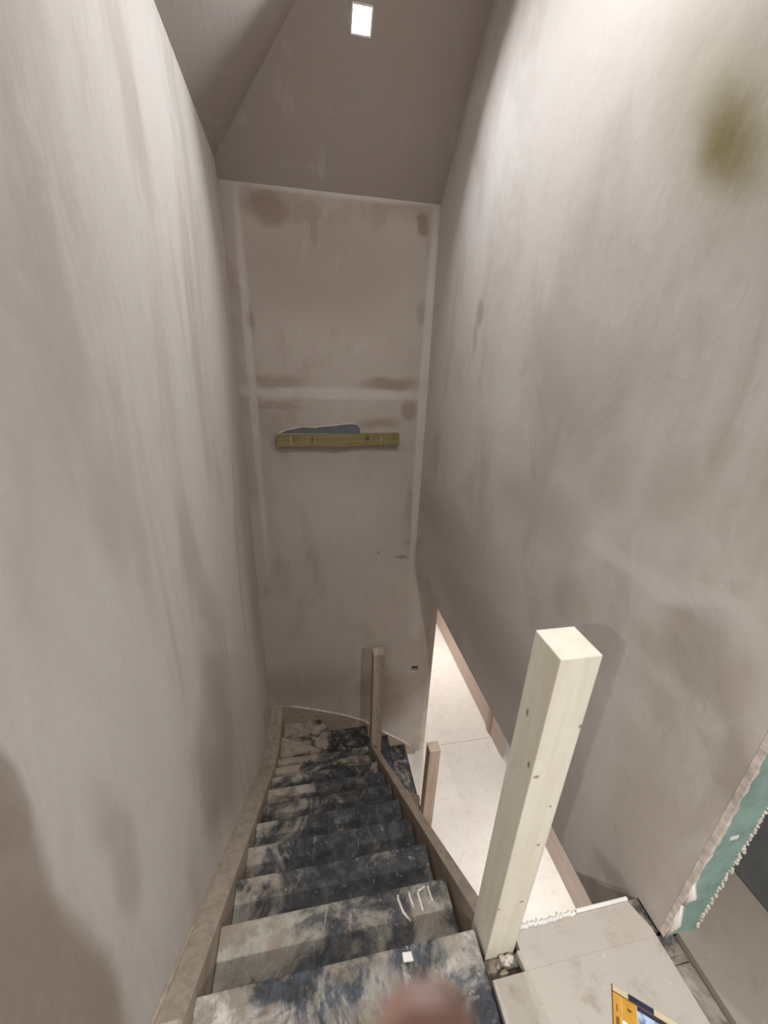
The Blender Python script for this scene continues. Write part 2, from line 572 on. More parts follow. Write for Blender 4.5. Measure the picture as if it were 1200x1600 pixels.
# bare board above the batten: missing plaster with a ragged lip
pp = [(437, 677), (447, 672.5), (458, 670.5), (472, 668), (491, 668.5), (505, 666.5), (521, 665.5), (536, 664), (549, 663.3), (559, 664), (562, 668), (563, 677)]
pts = [Fw(p) for p in pp]
bm = bmesh.new()
f1 = [Vector((p.x, YF - 0.0015, p.z)) for p in pts]
prism3(bm, f1, [Vector((p.x, YF + 0.004, p.z)) for p in f1])
mk('bare_board_patch', bm, M['blueboard'], wall_far)
bm = bmesh.new()
rim = [Vector((p.x + random.uniform(-0.004, 0.004), YF - 0.002, p.z + random.uniform(0.001, 0.006))) for p in pts[:-1]]
tube(bm, rim, [random.uniform(0.003, 0.007) for _ in rim], 6)
mk('plaster_lip', bm, M['lump'], wall_far)

# right wall: hangs down past the landing as far as the hall ceiling
bm = bmesh.new()
box(bm, XR, XR + 0.115, 0.462, YF, LZ - 0.001, 6.75)
box(bm, XR, XR + 0.115, 0.545, YF, WB, LZ - 0.001)
wall_right = struct(mk('wall_right', bm, M['right'], origin=(XR, 1.9, WB)), 'plastered side wall above the open hall')
# green moisture board closing the cut end, with torn plaster on both arrises
bm = bmesh.new()
box(bm, XR + 0.006, XR + 0.118, 0.448, 0.461, LZ + 0.0, 5.715)
mk('reveal_board', bm, M['green'], wall_right)['label'] = 'pale green moisture board on the cut wall end'
bm = bmesh.new()
lo, hi, zz = [], [], LZ + 0.004
while zz < 5.7:                       # skin of plaster broken off raggedly over the board
    wv = 0.010 + 0.010 * noise.noise((zz * 9.0, 1.3, 0)) + 0.010 * noise.noise((zz * 31.0, 4.1, 0))
    lo.append((XR - 0.0005, 0.4465, zz))
    hi.append((XR + max(wv, 0.003), 0.4465, zz))
    zz += 0.0125
for i in range(len(lo) - 1):
    prism3(bm, [lo[i], hi[i], hi[i + 1], lo[i + 1]], [(p[0], 0.4615, p[2]) for p in (lo[i], hi[i], hi[i + 1], lo[i + 1])])
mk('broken_plaster_edge', bm, M['lump'], wall_right)
bm2 = bmesh.new()
zz = LZ + 0.02
while zz < 5.7:
    r = random.uniform(0.0025, 0.0065)
    q = bmesh.ops.create_icosphere(bm2, subdivisions=1, radius=r)['verts']
    cx, cy = XR + 0.116 + random.uniform(-0.005, 0.006), 0.4465 + random.uniform(-0.001, 0.002)
    for v in q:
        v.co = Vector((v.co.x * random.uniform(0.8, 1.3) + cx, v.co.y + cy, v.co.z * random.uniform(1.0, 2.0) + zz))
    zz += r * random.uniform(0.8, 3.0)
mk('plaster_crumbs', bm2, M['lump'], wall_right, smooth=True)['kind'] = 'stuff'
for (zc, hh, xx) in ((LZ + 0.23, 0.05, 0.006), (LZ + 0.09, 0.09, 0.006)):
    bm = bmesh.new()
    tube(bm, [(XR + xx, 0.447, zc - hh), (XR + xx + 0.008, 0.4455, zc), (XR + xx, 0.447, zc + hh)], [0.006, 0.013, 0.005], 8)
    mk('plaster_smear', bm, M['white'], wall_right, smooth=True)
bm = bmesh.new()
box(bm, XR + 0.045, XR + 0.07, 0.4468, 0.4485, LZ + 0.46, LZ + 0.475)
mk('plaster_smear', bm, M['white'], wall_right)

# ceiling: two roof slopes meeting on a hip, flat above
ZT = 6.42
ZE, ZFE = CAMZ + 1.15, CAMZ + 1.067
SL, SF = 0.95, 1.03


def zfar(y):
    return ZFE + SF * (YF - y)


def hip(zv):       # plan position of the hip at a height
    y = YF - (zv - ZFE) / SF
    return Vector((xl(y) + (zv - ZE) / SL, y, zv))


yb = 0.9
fy = YF - (ZT - ZFE) / SF
h0, h1 = hip(ZE), hip(ZT)
bm = bmesh.new()
up = Vector((0, 0, 0.06))
fr = [Vector((xl(YF) - 0.02, YF + 0.02, zfar(YF + 0.02))), Vector((XR + 0.02, YF + 0.02, zfar(YF + 0.02))), Vector((XR + 0.02, fy, ZT)), h1, h0]
prism3(bm, fr, [p + up for p in fr])
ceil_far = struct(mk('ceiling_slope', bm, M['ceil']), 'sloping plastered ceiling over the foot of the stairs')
bm = bmesh.new()
x1 = xl(yb) + (ZT - ZE) / SL
fr = [h0, h1, Vector((x1, yb, ZT)), Vector((xl(yb) - 0.02, yb, ZE - 0.02 * SL)), Vector((xl(h0.y) - 0.02, h0.y, ZE - 0.02 * SL))]
prism3(bm, fr, [p + up for p in fr])
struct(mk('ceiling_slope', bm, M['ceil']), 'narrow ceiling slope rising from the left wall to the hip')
bm = bmesh.new()
fr = [h1, Vector((XR + 0.02, fy, ZT)), Vector((XR + 0.02, yb, ZT)), Vector((x1, yb, ZT))]
prism3(bm, fr, [p + up for p in fr])
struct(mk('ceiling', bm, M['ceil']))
# landing behind the camera
ZC = 5.72
bm = bmesh.new()
box(bm, -2.7, 2.0, -2.6, yb, ZC, ZC + 0.06)
struct(mk('ceiling', bm, M['white']))
bm = bmesh.new()
box(bm, xl(yb), XR, yb - 0.1, yb, ZC + 0.06, ZT)
struct(mk('wall_bulkhead', bm, M['plain']))
bm = bmesh.new()
box(bm, -2.7, 2.0, -2.72, -2.6, LZ, ZC)
struct(mk('wall_back', bm, M['plain']))
bm = bmesh.new()
box(bm, -2.82, -2.7, -2.6, 0.0, LZ, ZC)
struct(mk('wall_landing_side', bm, M['plain']))
bm = bmesh.new()
box(bm, -2.7, xl(Y0L) - 0.12, Y0L, Y0L + 0.1, LZ, ZC)
struct(mk('wall_landing_front', bm, M['plain']))
# grey boarded wall of the next room
bm = bmesh.new()
box(bm, 1.392, 1.45, -2.6, 1.3, LZ - 0.002, ZC)
struct(mk('wall_next_room', bm, M['greyboard']), 'unplastered grey board wall in the next room')
bm = bmesh.new()
box(bm, XR + 0.115, 1.392, 1.2, 1.3, LZ - 0.002, ZC)
struct(mk('wall_next_room_end', bm, M['greyboard']))

# hall below
bm = bmesh.new()
box(bm, -0.7, 3.2, -1.5, 8.2, -0.1, -0.022)
floor_hall = struct(mk('floor_hall', bm, M['hallfloor'], origin=(1.5, 3, -0.1)), 'dusty boarded floor of the hall below the stairs')
for (a, b, c, d) in ((-0.65, 2.44, -1.45, 0.895), (-0.65, 2.44, 0.9, 3.336), (-0.65, 2.44, 3.341, 5.8), (-0.65, 2.44, 5.805, 8.1), (2.445, 3.18, -1.45, 3.336), (2.445, 3.18, 3.341, 8.1)):
    bm = bmesh.new()
    box(bm, a, b, c, d, -0.022, 0.0, 0.0015)
    mk('floor_sheet', bm, M['hallfloor'], floor_hall)
bm = bmesh.new()
box(bm, XH, XH + 0.1, 3.46, 8.2, 0.0, WB + 0.05)
box(bm, XH, XH + 0.1, -1.5, 2.24, 0.0, WB + 0.05)
box(bm, XH, XH + 0.1, 2.24, 3.46, 2.05, WB + 0.05)
struct(mk('wall_hall_side', bm, M['hallwall'], origin=(XH, 3, 0)), 'plastered side wall of the hall below')
bm = bmesh.new()
box(bm, XJ, XJ + 0.1, YF + 0.12, 8.2, 0.0, WB + 0.05)
struct(mk('wall_hall_inner', bm, M['hallwall']))
bm = bmesh.new()
box(bm, XJ, XH + 0.9, 8.1, 8.2, 0.0, WB + 0.05)
struct(mk('wall_hall_end', bm, M['hallwall']))
bm = bmesh.new()
box(bm, -0.7, XH + 0.9, -1.5, -1.4, 0.0, WB + 0.05)
struct(mk('wall_hall_near', bm, M['hallwall']))
bm = bmesh.new()
box(bm, 3.1, 3.2, 1.5, 4.5, 0.0, WB + 0.05)
struct(mk('wall_side_room', bm, M['hallwall']))
# skirting: far run, door lining, short return piece, near run
bm = bmesh.new()
box(bm, XH - 0.018, XH, 3.50, 8.1, 0.012, 0.33, 0.003)
struct(mk('baseboard_hall', bm, M['pink']), 'pale timber skirting along the hall wall beyond the door lining')
bm = bmesh.new()
box(bm, XH - 0.045, XH + 0.11, 3.40, 3.46, 0.0, 2.05, 0.003)
box(bm, XH - 0.03, XH + 0.0, 3.46, 3.50, 0.0, 2.05, 0.003)
struct(mk('trim_1', bm, M['string']), 'bare timber door lining standing in the hall')
bm = bmesh.new()
box(bm, XH - 0.03, XH + 0.02, 3.06, 3.395, 0.012, 0.36, 0.003)
struct(mk('trim_2', bm, M['pink']), 'short timber offcut at the foot of the door lining')
bm = bmesh.new()
box(bm, XH - 0.018, XH, -1.4, 2.24, 0.012, 0.33, 0.003)
struct(mk('baseboard_hall', bm, M['pink']), 'pale timber skirting along the hall wall under the landing')
bm = bmesh.new()
box(bm, XR + 0.116, 3.2, 0.53, 8.2, WB, WB + 0.08)
struct(mk('ceiling_hall', bm, M['white'], origin=(1.5, 3, WB)))
bm = bmesh.new()
box(bm, -0.6, 3.2, -1.5, 0.525, WB, WB + 0.08)
struct(mk('ceiling_hall', bm, M['white'], origin=(1.5, -0.5, WB)))

# landing floor: joists below, sheets on top
bm = bmesh.new()
box(bm, -2.7, 0.44, -2.6, Y0L, LZ - 0.10, LZ - 0.012)
box(bm, xl(0.2), 0.435, Y0L, 0.27, LZ - 0.10, LZ - 0.012)
box(bm, 0.45, 1.39, -2.6, 0.45, LZ - 0.12, LZ - 0.03)
box(bm, 0.56, XR, 0.45, 0.53, LZ - 0.12, LZ - 0.03)
box(bm, 0.45, 0.56, 0.45, 0.505, LZ - 0.12, LZ - 0.035)
box(bm, XR + 0.03, 1.39, 0.45, 1.2, LZ - 0.12, LZ - 0.03)
floor_landing = struct(mk('floor_landing', bm, M['dirtwood'], origin=(0.5, -0.5, LZ - 0.12)), 'landing floor at the head of the stairs')
x0 = 0.449
for k, poly in enumerate((
        [(x0, -1.2), (0.985, -1.2), (0.985, 0.40), (0.985, 0.4552), (0.525, 0.4550), (x0 + 0.001, 0.455)],
        [(0.549, 0.4554), (0.985, 0.4554), (0.985, 0.470), (0.958, 0.541), (0.556, 0.539), (0.556, 0.497), (0.545, 0.497)],
        [(1.056, -1.2), (1.388, -1.2), (1.388, 1.19), (1.117, 1.19), (1.117, 0.452), (1.056, 0.450)])):
    bm = bmesh.new()
    prism(bm, poly, LZ - 0.028, LZ, 0.0003)
    o = mk('floor_sheet', bm, M['landing'] if k < 2 else M['nextfloor'], floor_landing)
# strip of old plaster and batten along the landing edge
bm = bmesh.new()
for i in range(26):
    a = 0.562 + i * 0.0078
    tube(bm, [(a, 0.541 + random.uniform(-0.003, 0.003), LZ + 0.002), (a + 0.008, 0.543 + random.uniform(-0.003, 0.004), LZ + random.uniform(0.001, 0.006)), (a + 0.015, 0.541, LZ + 0.002)],
         [0.003, random.uniform(0.005, 0.009), 0.003], 6)
mk('ragged_plaster_edge', bm, M['white'], floor_landing, smooth=True)['kind'] = 'stuff'
bm = bmesh.new()
box(bm, 0.775, 0.962, 0.5415, 0.552, LZ - 0.020, LZ + 0.004, 0.003)
mk('edge_batten', bm, M['white'], floor_landing)
# sole timber in the slot below the wall line, with a black gap
bm = bmesh.new()
box(bm, 0.989, 1.052, -1.2, 0.395, LZ - 0.06, LZ - 0.022, 0.003)
box(bm, 0.989, 1.052, 0.413, 0.46, LZ - 0.06, LZ - 0.022, 0.003)
mk('sole_plate', bm, M['dirtwood'], floor_landing)
bm = bmesh.new()
prism(bm, [(0.987, 0.470), (0.998, 0.462), (0.998, 0.543), (0.962, 0.543)], LZ - 0.05, LZ - 0.006)
mk('sole_plate', bm, M['dirtwood'], floor_landing)
bm = bmesh.new()
box(bm, 0.989, 1.052, 0.395, 0.413, LZ - 0.09, LZ - 0.05)
mk('slot_gap', bm, M['black'], floor_landing)
# rubble in the notch by the newel
for i in range(9):
    bm = bmesh.new()
    r = random.uniform(0.006, 0.014)
    bmesh.ops.create_icosphere(bm, subdivisions=1, radius=r)
    for v in bm.verts:
        v.co *= random.uniform(0.7, 1.2)
    bmesh.ops.translate(bm, verts=bm.verts, vec=(random.uniform(0.462, 0.53), random.uniform(0.462, 0.496), LZ - 0.028 + r * 0.5))
    mk('rubble_piece', bm, M['string'] if i % 4 else M['lump'], floor_landing)

# ------------------------------------------------------------------ staircase
stair = tag(empty('staircase', (0.05, 1.6, 0)), 'timber staircase with a winder turn, boards smeared with plaster and black scuffs', 'staircase')
TM = [site_tread('tread_top', 0.485, 0.0, cream=(0.60, 0.57, 0.53), blue=1.0),
      site_tread('tread_dusty', 0.495, 5.3), site_tread('tread_scuffed', 0.585, 9.1),
      site_tread('tread_black', 0.615, 14.7), site_tread('tread_black_b', 0.61, 21.9),
      site_tread('tread_grey', 0.565, 33.0), site_tread('tread_winder', 0.515, 40.0, tan=(0.33, 0.27, 0.21), cream=(0.46, 0.41, 0.35)),
      site_tread('tread_blue', 0.55, 47.0, blue=1.3, cream=(0.55, 0.56, 0.58))]
TT = 0.026                                    # board thickness
XT = 0.446                                    # right end of the treads


def nose(k):                                  # k = 1 .. 10 straight nosings
    return N1Y + GOING * (k - 1), N1Z - RISE * (k - 1)


# top board
treads = []
bm = bmesh.new()
prism(bm, [(xs(0.27), 0.275), (XT - 0.003, 0.275), (XT - 0.003, N1Y), (xs(N1Y), N1Y)], N1Z - TT, N1Z, 0.006)
treads.append(mk('tread', bm, TM[0], stair))
for k in range(1, 10):
    y0, z0 = nose(k)
    y1, z1 = nose(k + 1)
    yb0 = y0 - 0.022
    # riser below nosing k
    bm = bmesh.new()
    prism(bm, [(xs(y0) + 0.001, yb0 - 0.014), (XT, yb0 - 0.014), (XT, yb0), (xs(y0) + 0.001, yb0)], z1 + 0.0005, z0 - TT - 0.0005)
    mk('riser', bm, M['string'], stair)
    bm = bmesh.new()
    e = random.uniform(-0.004, 0.004)
    prism(bm, [(xs(yb0) + 0.002, yb0 - 0.014), (XT + e, yb0 - 0.014), (XT + e, y1), (xs(y1) + 0.002, y1)], z1 - TT, z1 - 0.0004, 0.005)
    mt = (TM[1], TM[2], TM[3], TM[4], TM[3], TM[5], TM[5], TM[6], TM[6])[k - 1]
    treads.append(mk('tread', bm, mt, stair))

# winders turn right around the lower newel
PX0, PX1, PY0, PY1 = 0.455, 0.549, 2.475, 2.569
y10, z10 = nose(10)
ZW = [z10 - RISE * i for i in range(1, 5)]     # levels W1, W2, W3, X1
XI = xs(2.9) + 0.0                             # inner face of the wall string at the turn
YI = YF - 0.032                                # face of the far wall string
A1 = (XI, 2.955)                               # winder nosing on the left string
B1 = (0.005, YI)                               # next on the far string
C1 = (0.545, YI)
PA, PB, PC = (0.452, 2.50), (0.452, 2.566), (0.470, 2.572)
XN = [0.545, 0.800, 1.022]


def tread_poly(poly, zt, mat, bev=0.005):
    b = bmesh.new()
    prism(b, poly, zt - TT, zt, bev)
    treads.append(mk('tread', b, mat, stair))


def riser_line(a, b_, z0, z1):
    d = (Vector(b_) - Vector(a)).normalized()
    nrm = Vector((-d.y, d.x)) * 0.014
    off = Vector((-d.y, d.x)) * 0.02
    b = bmesh.new()
    p = [Vector(a) + off, Vector(b_) + off, Vector(b_) + off + nrm, Vector(a) + off + nrm]
    prism(b, [(q.x, q.y) for q in p], z0, z1)
    mk('riser', b, M['string'], stair)


tread_poly([(XI + 0.002, y10 - 0.036), (0.446, y10 - 0.036), (0.446, 2.545), A1], ZW[0], TM[6])
tread_poly([(XI + 0.002, A1[1] - 0.04), (0.446, 2.50), (0.452, 2.578), (B1[0], B1[1] - 0.002), (XI + 0.002, YI - 0.002)], ZW[1], TM[6])
tread_poly([(B1[0] - 0.04, YI - 0.001), (0.43, 2.578), (0.545, 2.578), (C1[0], YI - 0.001)], ZW[2], TM[5])
tread_poly([(XN[0] - 0.036, 2.578), (XN[1], 2.578), (XN[1], YI - 0.001), (XN[0] - 0.036, YI - 0.001)], ZW[3], TM[7])
tread_poly([(XN[1] - 0.036, 2.49), (XN[2], 2.49), (XN[2], YI - 0.001), (XN[1] - 0.036, YI - 0.001)], ZW[3] - RISE, TM[7])
riser_line((0.44, y10), (XI + 0.002, y10), ZW[0], z10 - TT)
riser_line((0.446, 2.545), (A1[0] + 0.002, A1[1]), ZW[1], ZW[0] - TT)
riser_line((0.45, 2.60), (B1[0], B1[1] - 0.004), ZW[2], ZW[1] - TT)
for i in range(3):
    zt = ZW[2] - RISE * i
    b = bmesh.new()
    box(b, XN[i] - 0.036, XN[i] - 0.022, 2.58 if i < 2 else 2.50, YI - 0.002, max(zt - RISE, 0.0) + 0.0005, zt - TT - 0.0005)
    mk('riser', b, M['string'], stair)


# wall string on the left: sloped board with a wide top ledge
def str_top(y):
    if y < 2.35:
        return N1Z - (y - N1Y) * RISE / GOING + 0.045
    zz = N1Z - (2.35 - N1Y) * RISE / GOING + 0.045
    t_ = (y - 2.35) / (3.278 - 2.35)
    return zz + (1.03 - zz) * (1 - (1 - t_) ** 1.6)


ys_ = [0.28, 0.5, 0.9, 1.3, 1.7, 2.0, 2.35, 2.55, 2.75, 2.95, 3.15, 3.277]
bm = bmesh.new()
prev = None
for y in ys_:
    zt = min(str_top(y), LZ + 0.10)
    zb = zt - 0.36
    xi, xo = xs(y), xl(y) + 0.001
    ring = [bm.verts.new(p) for p in ((xo, y, zb), (xi, y, zb), (xi, y, zt - 0.012), (xi - 0.010, y, zt), (xo, y, zt + 0.004))]
    if prev:
        for i in range(5):
            j = (i + 1) % 5
            bm.faces.new((prev[i], prev[j], ring[j], ring[i]))
    else:
        bm.faces.new(ring)
    prev = ring
bm.faces.new(prev[::-1])
ws = mk('wall_string', bm, M['string'], stair)
# dusty filler bead between wall and string
bm = bmesh.new()
tube(bm, [(xl(y) + 0.004, y, min(str_top(y), LZ + 0.1) + 0.004) for y in ys_], [random.uniform(0.004, 0.008) for y in ys_], 6)
mk('filler_bead', bm, M['string'], stair, smooth=True)

# far wall string: top edge read against the far wall
tp = [(430, 1107), (455, 1105), (500, 1111.5), (540, 1119), (570, 1127.5), (580, 1134), (600, 1145), (625, 1157), (648, 1169)]
tops = [ony(p, YF - 0.03) for p in tp]
bm = bmesh.new()
fr = [Vector((p.x, YF - 0.03, p.z)) for p in tops]
bot = [Vector((p.x, YF - 0.03, max(p.z - 0.40, 0.001))) for p in tops][::-1]
fr[0].x = xl(YF) + 0.004
bot[-1].x = fr[0].x
fr += [Vector((fr[-1].x + 0.012, YF - 0.03, 0.001))]
lp = fr + bot
prism3(bm, lp, [Vector((p.x, YF - 0.001, p.z)) for p in lp])
mk('far_string', bm, M['string'], stair)
bm = bmesh.new()
tube(bm, [Vector((p.x, YF - 0.018, p.z + 0.003)) for p in tops[1:]], [0.012] * (len(tops) - 1), 8, 0.7)
mk('caulk_bead', bm, M['lump'], stair, smooth=True)['label'] = 'pale bead of filler along the far string'

# outer string between the newels
bm = bmesh.new()
SX0, SX1 = 0.458, 0.502


def out_top(y):
    return N1Z - (y - N1Y) * RISE / GOING + 0.035


ya, yz = 0.598, PY0
fr = [Vector((SX0, ya, out_top(ya))), Vector((SX0, yz, out_top(yz))), Vector((SX0, yz, out_top(yz) - 0.34)), Vector((SX0, ya, out_top(ya) - 0.30))]
prism3(bm, fr, [Vector((SX1, p.y, p.z)) for p in fr])
bmesh.ops.bevel(bm, geom=[e for e in bm.edges], offset=0.003, segments=1, affect='EDGES')
mk('outer_string', bm, M['outstring'], stair)
# blocks of filler packing behind the treads against the outer string
bm = bmesh.new()
fr = [Vector((PX1 - 0.005, 2.50, 0.80)), Vector((0.99, 2.50, 0.40)), Vector((0.99, 2.50, 0.02)), Vector((PX1 - 0.005, 2.50, 0.3))]
prism3(bm, fr, [Vector((p.x, 2.54, p.z)) for p in fr])
mk('lower_string', bm, M['outstring'], stair)

# adhesive swirls trodden into the second board
pl2 = N1Z - RISE
swirls = [[(621, 1385), (622, 1405), (630, 1425), (642, 1440)], [(637, 1381), (640, 1400), (646, 1418)],
          [(636, 1383), (650, 1378), (658, 1377)], [(652, 1392), (657, 1410), (661, 1424)], [(651, 1394), (662, 1386), (666, 1380)],
          [(668, 1384), (672, 1398), (676, 1408)]]
for s in swirls:
    pts = [onz(p, pl2) for p in s]
    fine = []
    for i in range(len(pts) - 1):
        for t_ in (0, 0.33, 0.66):
            fine.append(pts[i].lerp(pts[i + 1], t_))
    fine.append(pts[-1])
    fine = [p for p in fine if p.y < nose(2)[0] - 0.008]
    if len(fine) < 2:
        continue
    bm = bmesh.new()
    tube(bm, [Vector((p.x, p.y, pl2 + 0.0005)) for p in fine], [0.0045] * len(fine), 6, 0.35)
    mk('adhesive_streak', bm, M['lump'], treads[1], smooth=True)

# ------------------------------------------------------------------ newel posts
def post(x0, x1, y0, y1, z0, z1, mat, bev=0.003):
    b = bmesh.new()
    box(b, x0, x1, y0, y1, z0, z1, bev)
    return mk('newel_post', b, mat, origin=((x0 + x1) / 2, (y0 + y1) / 2, z0))


ZP = CAMZ - 0.518
PO = Vector((0.5005, 0.552, LZ - 0.32))


def kn(p, rx=0.006, rz=0.012):       # knots on the near face (front, y = .507)
    q = ony(p, 0.507) - PO
    return (tuple(q), (rx, 0.02, rz))


knots = [kn((838, 1214), 0.010, 0.007), kn((841, 1320), 0.006, 0.007), kn((815, 1409), 0.009, 0.006), kn((780, 1421), 0.005, 0.006), kn((907, 1135), 0.006, 0.008), kn((860, 1260), 0.004, 0.006)]
for p in ((826, 1195), (824, 1113)):
    q = onplane(p, (0.455, 0, 0), (1, 0, 0)) - PO
    knots.append((tuple(q), (0.02, 0.006, 0.014)))
NW = wood('newel_pine', (0.80, 0.775, 0.68), (0.74, 0.70, 0.59), axis=2, knots=knots, dirt=0.18, dirtc=(0.5, 0.44, 0.35))
np_ = post(0.455, 0.546, 0.507, 0.597, LZ - 0.32, ZP, NW)
tag(np_, 'thick pale pine newel post with a flat top, standing at the edge of the landing', 'post')

PO2 = Vector(((PX0 + PX1) / 2, (PY0 + PY1) / 2, 0.55))
k2 = []
for p in ((589, 1048), (593, 1143), (588, 1110), (596, 1103)):
    k2.append((tuple(ony(p, PY0) - PO2), (0.010, 0.02, 0.012)))
NW2 = wood('newel_dusty', (0.46, 0.39, 0.31), (0.38, 0.31, 0.245), axis=2, knots=k2, dirt=0.3)
ZP2 = ony((593, 1023), PY0).z
o = post(PX0, PX1, PY0, PY1, 0.55, ZP2, NW2, 0.005)
tag(o, 'dusty square newel post at the turn of the stairs, against the end wall', 'post')

q0, q1 = ony((671.7, 1175), 2.40), ony((689, 1172.5), 2.40)
PO3 = Vector(((q0.x + q1.x) / 2, 2.45, 0))
k3 = [(tuple(ony(p, 2.40) - PO3), (0.010, 0.02, 0.010)) for p in ((678.5, 1195), (670, 1260))]
NW3 = wood('newel_raw', (0.50, 0.385, 0.30), (0.42, 0.31, 0.24), axis=2, knots=k3, dirt=0.2)
b = bmesh.new()
box(b, q0.x, q1.x, 2.40, 2.50, 0.0, q0.z, 0.003)
o = mk('newel_post', b, NW3, origin=PO3)
tag(o, 'short brown newel post at the foot of the stairs on the pale hall floor', 'post')

# ------------------------------------------------------------------ batten on the far wall
bt = tag(empty('wall_batten', (Fw((528, 690)).x, YF - 0.024, Fw((528, 699)).z)), 'olive green treated timber batten fixed level across the end wall', 'batten')
YB = YF - 0.048
t0, t1, t2, t3 = ony((431, 681), YB), ony((624, 677.5), YB), ony((624, 695.5), YB), ony((433, 698.5), YB)
tm = ony((530, 696), YB)
lp = [t0, t1, t2, ony((560, 696.2), YB), ony((530, 698.8), YB), ony((500, 697.6), YB), t3]
bm = bmesh.new()
prism3(bm, lp, [Vector((p.x, YF - 0.0005, p.z)) for p in lp])
bmesh.ops.bevel(bm, geom=list(bm.edges), offset=0.003, segments=2, affect='EDGES')
BW = wood('treated_timber', (0.315, 0.27, 0.125), (0.235, 0.195, 0.08), axis=0, dirt=0.3, dirtc=(0.13, 0.10, 0.045))
mk('timber', bm, BW, bt)
for cx in (488, 574):
    for k in range(3):
        for d in ((0,) if cx == 488 else (-1.6, 1.6)):
            p = ony((cx + d, 683.5 + k * 3.6 if cx == 488 else 682 + k * 2.4), YB)
            bm = bmesh.new()
            box(bm, p.x - 0.006, p.x + 0.006, YB - 0.0012, YB + 0.002, p.z - (0.005 if cx == 488 else 0.003), p.z + (0.005 if cx == 488 else 0.003))
            mk('stamp_mark', bm, M['black'], bt)
LP = plain('pale_scrape', (0.45, 0.40, 0.24), 0.8)
for cx, a, b_ in ((454, 681, 695), (596, 681, 694)):
    p, q = ony((cx, a), YB), ony((cx, b_), YB)
    bm = bmesh.new()
    box(bm, p.x - 0.005, p.x + 0.005, YB - 0.0012, YB + 0.002, q.z, p.z, 0.0005)
    mk('scrape_mark', bm, LP, bt)

# ------------------------------------------------------------------ leaflet on the landing
c0 = onz((955, 1537), LZ)
e2 = Vector((0.125, -0.094, 0)).normalized()
e1 = Vector((-e2.y, e2.x, 0)) * -1
lf = tag(empty('leaflet', c0 + e2 * 0.15 + e1 * 0.1), 'orange and navy printed leaflet lying on the landing boards', 'leaflet')
PAPER = plain('leaflet_paper', (0.62, 0.54, 0.38), 0.5, var=0.1)
ORANGE = plain('leaflet_orange', (0.60, 0.31, 0.045), 0.5, var=0.15, scale=30)
NAVY = plain('leaflet_navy', (0.025, 0.03, 0.06), 0.5)
SKYB = plain('leaflet_picture', (0.36, 0.45, 0.62), 0.5, var=0.75, scale=42)
BROWN = plain('leaflet_brown', (0.20, 0.09, 0.02), 0.5)
WHITE = plain('leaflet_white', (0.85, 0.85, 0.88), 0.5, var=0.03)


def panel(a0, a1, b0, b1, h, mat, name):
    b = bmesh.new()
    z0 = LZ + 0.0004
    lo = [c0 + e2 * u + e1 * v for u, v in ((a0, b0), (a1, b0), (a1, b1), (a0, b1))]
    prism3(b, [Vector((p.x, p.y, z0)) for p in lo], [Vector((p.x, p.y, LZ + h)) for p in lo])
    mk(name, b, mat, lf)


panel(0, 0.297, 0, 0.21, 0.0020, PAPER, 'sheet')
panel(0.0, 0.20, 0.013, 0.0155, 0.0026, BROWN, 'rule_line')
panel(0.0, 0.0025, 0.0, 0.21, 0.0026, BROWN, 'rule_line')
panel(0.003, 0.022, 0.0155, 0.15, 0.0024, ORANGE, 'printed_panel')
panel(0.0235, 0.058, 0.0155, 0.060, 0.0024, ORANGE, 'printed_panel')
panel(0.060, 0.190, 0.0155, 0.12, 0.0024, SKYB, 'printed_picture')
panel(0.040, 0.100, 0.001, 0.013, 0.0028, NAVY, 'printed_bar')
panel(0.060, 0.125, 0.0155, 0.024, 0.0028, NAVY, 'printed_bar')
panel(0.0235, 0.034, 0.061, 0.085, 0.0024, WHITE, 'printed_panel')
panel(0.035, 0.058, 0.061, 0.10, 0.0024, NAVY, 'printed_panel')
panel(0.036, 0.046, 0.032, 0.037, 0.0028, BROWN, 'printed_mark')
panel(0.010, 0.013, 0.036, 0.050, 0.0028, BROWN, 'printed_mark')
panel(0.008, 0.016, 0.060, 0.085, 0.0028, BROWN, 'printed_mark')

# plaster chip on the top board
ch = [onz(p, N1Z) for p in ((628, 1490), (642, 1488), (646, 1503), (630, 1505))]
bm = bmesh.new()
prism3(bm, [Vector((p.x, p.y, N1Z + 0.009)) for p in ch], [Vector((p.x, p.y, N1Z)) for p in ch])
bmesh.ops.bevel(bm, geom=list(bm.edges), offset=0.0015, segments=1, affect='EDGES')
tag(mk('plaster_chip', bm, M['white']), 'small white plaster chip lying on the top stair board', 'chip')

# ------------------------------------------------------------------ lamps
nf = Vector((0, -SF, -1)).normalized()                 # into the room from the far slope
lc = onplane((565, 31), (0, YF, ZFE), nf)
ux = Vector((1, 0, 0))
uy = nf.cross(ux).normalized()
HS = 0.047
lamp = tag(empty('ceiling_lamp', lc), 'glaring square white light set in the sloping ceiling', 'light')


def on_slope(u, v, h):
    return lc + ux * u + uy * v + nf * h


bm = bmesh.new()
o4 = [(-1, -1), (1, -1), (1, 1), (-1, 1)]
so, si = HS + 0.008, HS
for i in range(4):
    j = (i + 1) % 4
    lo = [on_slope(o4[i][0] * so, o4[i][1] * so, 0.001), on_slope(o4[j][0] * so, o4[j][1] * so, 0.001), on_slope(o4[j][0] * si, o4[j][1] * si, 0.001), on_slope(o4[i][0] * si, o4[i][1] * si, 0.001)]
    prism3(bm, lo, [p + nf * 0.007 for p in lo])
mk('bezel', bm, M['white'], lamp, origin=lc)
bm = bmesh.new()
lo = [on_slope(a * si, b * si, 0.001) for a, b in o4]
prism3(bm, lo, [p + nf * 0.005 for p in lo])
mk('diffuser', bm, emit('lamp_stair', (0.92, 0.97, 1.0), 30.0), lamp, origin=lc)


